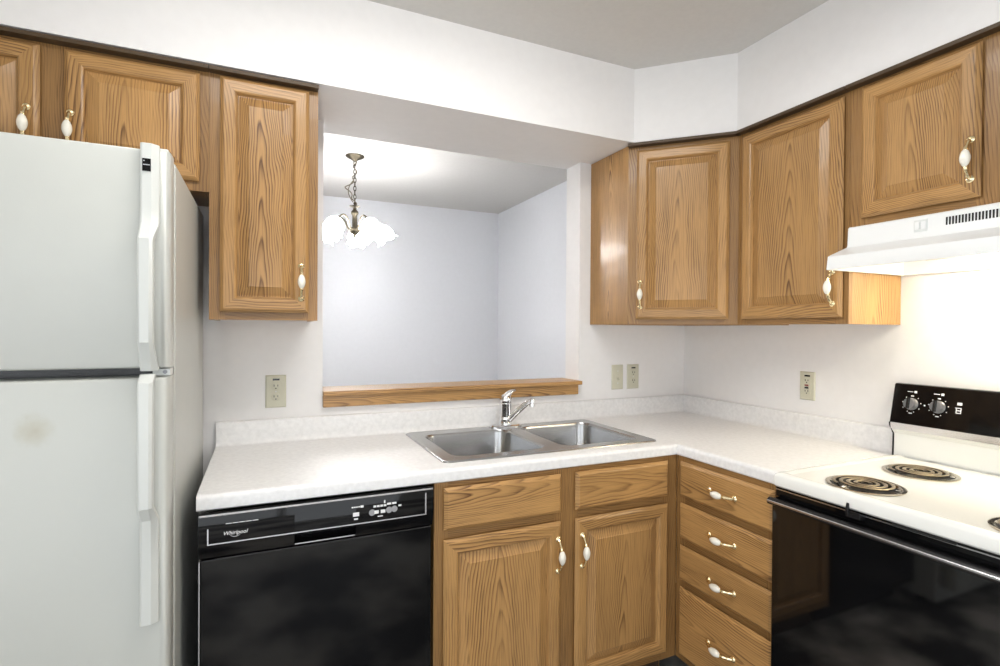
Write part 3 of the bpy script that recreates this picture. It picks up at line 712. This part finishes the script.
# ------------------------------------------------------------------ outlets and switch
def plate(kind, label, c, rz, w=.072, h=.122, sub='duplex'):
    t = thing(kind, label, 'outlet' if kind == 'electrical_outlet' else 'switch', c, rz, 'wall plates above the counter')
    b = MB(); L = lambda i, y: [(q[0], y, q[2]) for q in rrect(-w/2+i, w/2-i, 0, 1, .0, 0, 0)] 
    R = lambda i, y: [(-w/2+i, y, -h/2+i), (w/2-i, y, -h/2+i), (w/2-i, y, h/2-i), (-w/2+i, y, h/2-i)]
    b.loft([R(0, -.0005), R(0, -.003), R(.004, -.0062)], 0, True, True); b.build('cover_plate', IVORY, t, flat=True)
    if sub in ('duplex', 'gfci'):
        q = MB(); q.box(-.011, .013, -.0069, -.006, h/2-.020, h/2-.013); q.build('black_label', BLACKP, t)
    if sub == 'duplex':
        for dz in (.019, -.021):
            b = MB(); n = 20; ol = []
            for k in range(n):
                a = 2*PI*k/n; ol.append((max(-.0155, min(.0155, .0175*math.cos(a))), .0145*math.sin(a)+dz))
            b.loft([[(x, -.006, z) for x, z in ol], [(x, -.0085, z) for x, z in ol], [(x*.92, -.009, (z-dz)*.92+dz) for x, z in ol]], 0, False, True)
            for x, hh in ((-.0065, .008), (.0065, .0065)): b.box(x-.0013, x+.0013, -.0095, -.0088, dz-hh/2+.003, dz+hh/2+.003, 1)
            b.lathe([(.0024, 0), (.0024, .0006), (0, .0006)], (0, -.0089, dz-.0075), -Y, 1, 10)
            b.build('receptacle', [IVORY, BLACKP], t)
        b = MB(); b.lathe([(.0028, 0), (.0028, .001), (0, .0014)], (0, -.0062, -.001), -Y, 0, 12); b.build('screw', GASKET, t)
    elif sub == 'gfci':
        b = MB(); b.box(-.0165, .0165, -.008, -.006, -.036, .032)
        for dz in (.020, -.024):
            for x in (-.006, .006): b.box(x-.0012, x+.0012, -.0086, -.0079, dz, dz+.007, 1)
            b.lathe([(.0024, 0), (.0024, .0006), (0, .0006)], (0, -.008, dz-.006), -Y, 1, 10)
        b.build('receptacle', [IVORY, BLACKP], t)
        b = MB(); b.box(-.008, .008, -.0095, -.008, -.001, .006); b.box(-.008, .008, -.0095, -.008, -.011, -.004, 1); b.build('test_buttons', [mat('red_button', (.25, .06, .04), .4), BLACKP], t)
    else:
        b = MB(); b.box(-.006, .006, -.0075, -.006, -.013, .013); b.prism([(-.006, .002), (-.018, -.012), (-.018, -.017), (-.006, -.010)], -.004, .004, 'x'); b.build('toggle', IVORY, t, bevel=.001)
        for z in (.030, -.030):
            b = MB(); b.lathe([(.003, 0), (.003, .001), (0, .0014)], (0, -.0062, z), -Y, 0, 12); b.build('screw', GASKET, t)
plate('electrical_outlet', 'ivory duplex outlet under the tall narrow cabinet beside the refrigerator', (-2.0025, 0, 1.103), 0)
plate('light_switch', 'ivory light switch, left of the two wall plates by the corner', (-.435, 0, 1.107), 0, .068, .122, 'switch')
plate('electrical_outlet', 'ivory duplex outlet, right of the two wall plates by the corner', (-.340, 0, 1.107), 0)
plate('electrical_outlet', 'ivory outlet with test buttons on the right wall left of the range', (0, -.6995, 1.117), -PI/2, .066, .116, 'gfci')

# ------------------------------------------------------------------ chandelier in the dining room
def chandelier():
    cx, cy = -1.508, 1.351
    t = thing('chandelier', 'brass chandelier with five glowing frosted shades, seen through the pass-through', 'chandelier', (cx, cy, 1.9))
    T = Matrix.Translation((0, 0, -1.9))
    b = MB(T); b.lathe([(.060, ZC-.0005), (.060, ZC-.004), (.054, ZC-.010), (.036, ZC-.018), (.016, ZC-.028), (.008, ZC-.036), (0, ZC-.037)]); b.build('canopy', PEWTER, t)
    b = MB(T); z = ZC-.036; k = 0
    while z > 2.165:
        h = .030; ax = X if k % 2 == 0 else Y
        pts = [Vector((0, 0, z-h/2+.003)) + ax*(.008*math.cos(a)) + Z*((h/2+.002)*math.sin(a)) for a in [2*PI*q/14 for q in range(14)]]
        b.tube(pts, .0028, 0, 6, closed=True); z -= .027; k += 1
    b.build('chain', PEWTER, t)
    b = MB(T); pts = []
    for q in range(60):
        s = q/59; zz = ZC-.035-(ZC-.035-2.135)*s
        loop = math.exp(-((s-.62)/.16)**2)
        pts.append((.012*math.cos(s*26)-.050*loop, .012*math.sin(s*26), zz))
    b.tube(pts, .0036, 0, 6)
    pts = [(-.01-.030*math.sin(PI*q/14), .01, 2.16+.14*q/14) for q in range(15)]; b.tube(pts, .003, 0, 6)
    b.build('cord', mat('clear_cord', (.16, .13, .09), .4), t)
    b = MB(T); b.lathe([(0, 2.165), (.006, 2.16), (.010, 2.150), (.006, 2.142), (.034, 2.134), (.036, 2.130), (.012, 2.122), (.010, 2.112), (.022, 2.098), (.024, 2.086), (.016, 2.072), (.017, 2.000), (.022, 1.992), (.034, 1.982), (.036, 1.970), (.026, 1.958), (.012, 1.948), (.010, 1.938), (.004, 1.930), (0, 1.928)])
    b.build('column', PEWTER, t)
    yaw = math.radians(8.7)
    for k in range(5):
        a = math.radians(85+72*k)-yaw; d = Vector((math.cos(a), math.sin(a), 0))
        P = lambda r, z: d*r + Z*z
        ctl = [P(.030, 1.975), P(.050, 2.000), P(.065, 2.036), P(.088, 2.058), P(.115, 2.056), P(.140, 2.040), P(.152, 2.022)]
        pts = []
        for i in range(len(ctl)-1):
            p0, p1, p2, p3 = ctl[max(i-1, 0)], ctl[i], ctl[i+1], ctl[min(i+2, len(ctl)-1)]
            for s in range(5):
                u = s/5; pts.append(.5*((2*p1)+(p2-p0)*u+(2*p0-5*p1+4*p2-p3)*u*u+(3*p1-p0-3*p2+p3)*u**3))
        pts.append(ctl[-1])
        b = MB(T); b.tube(pts, .0055, 0, 8)
        ax = (d*.55 - Z*.83).normalized(); o = P(.148, 2.030)
        b.lathe([(0, -.006), (.016, -.004), (.021, .004), (.021, .022), (0, .024)], o, ax, 0, 16)
        arm = b.build('arm', PEWTER, t)
        def wave(i, th, r, h):
            f = max(0, (i-4)/4); return r*(1+.10*f*math.cos(6*th)), h+.007*f*math.cos(6*th)
        b = MB(T); pr = [(.018, .012), (.030, .018), (.046, .032), (.056, .052), (.058, .072), (.055, .090), (.057, .104), (.064, .116), (.070, .122), (.067, .121), (.054, .102), (.052, .088), (.054, .070), (.050, .050), (.040, .034), (.024, .021), (.0, .018)]
        b.lathe(pr, o, ax, 0, 36, wave); b.build('glass_shade', SHADE, arm, ang=80)
chandelier()

# ------------------------------------------------------------------ kitchen ceiling lamps (over and behind the camera)
def ceiling_light(label, cx, cy, L, m, wd=.30):
    t = thing('ceiling_light', label, 'ceiling light', (cx, cy, ZC-.055))
    b = MB(); b.box(-L/2, L/2, -wd/2, wd/2, .030, .0545); b.box(-L/2-.012, -L/2, -wd/2, wd/2, 0, .0545); b.box(L/2, L/2+.012, -wd/2, wd/2, 0, .0545); b.build('frame', HOODW, t)
    b = MB(); sec = [(-wd/2+.002, .0298), (-wd/2+.01, .012), (-wd/2+.04, .002), (wd/2-.04, .002), (wd/2-.01, .012), (wd/2-.002, .0298)]
    b.prism(sec, -L/2+.001, L/2-.001, 'x'); b.build('diffuser', m, t)
ceiling_light('long fluorescent ceiling light in the middle of the kitchen', -1.66, -1.15, 1.22, LAMPGL)
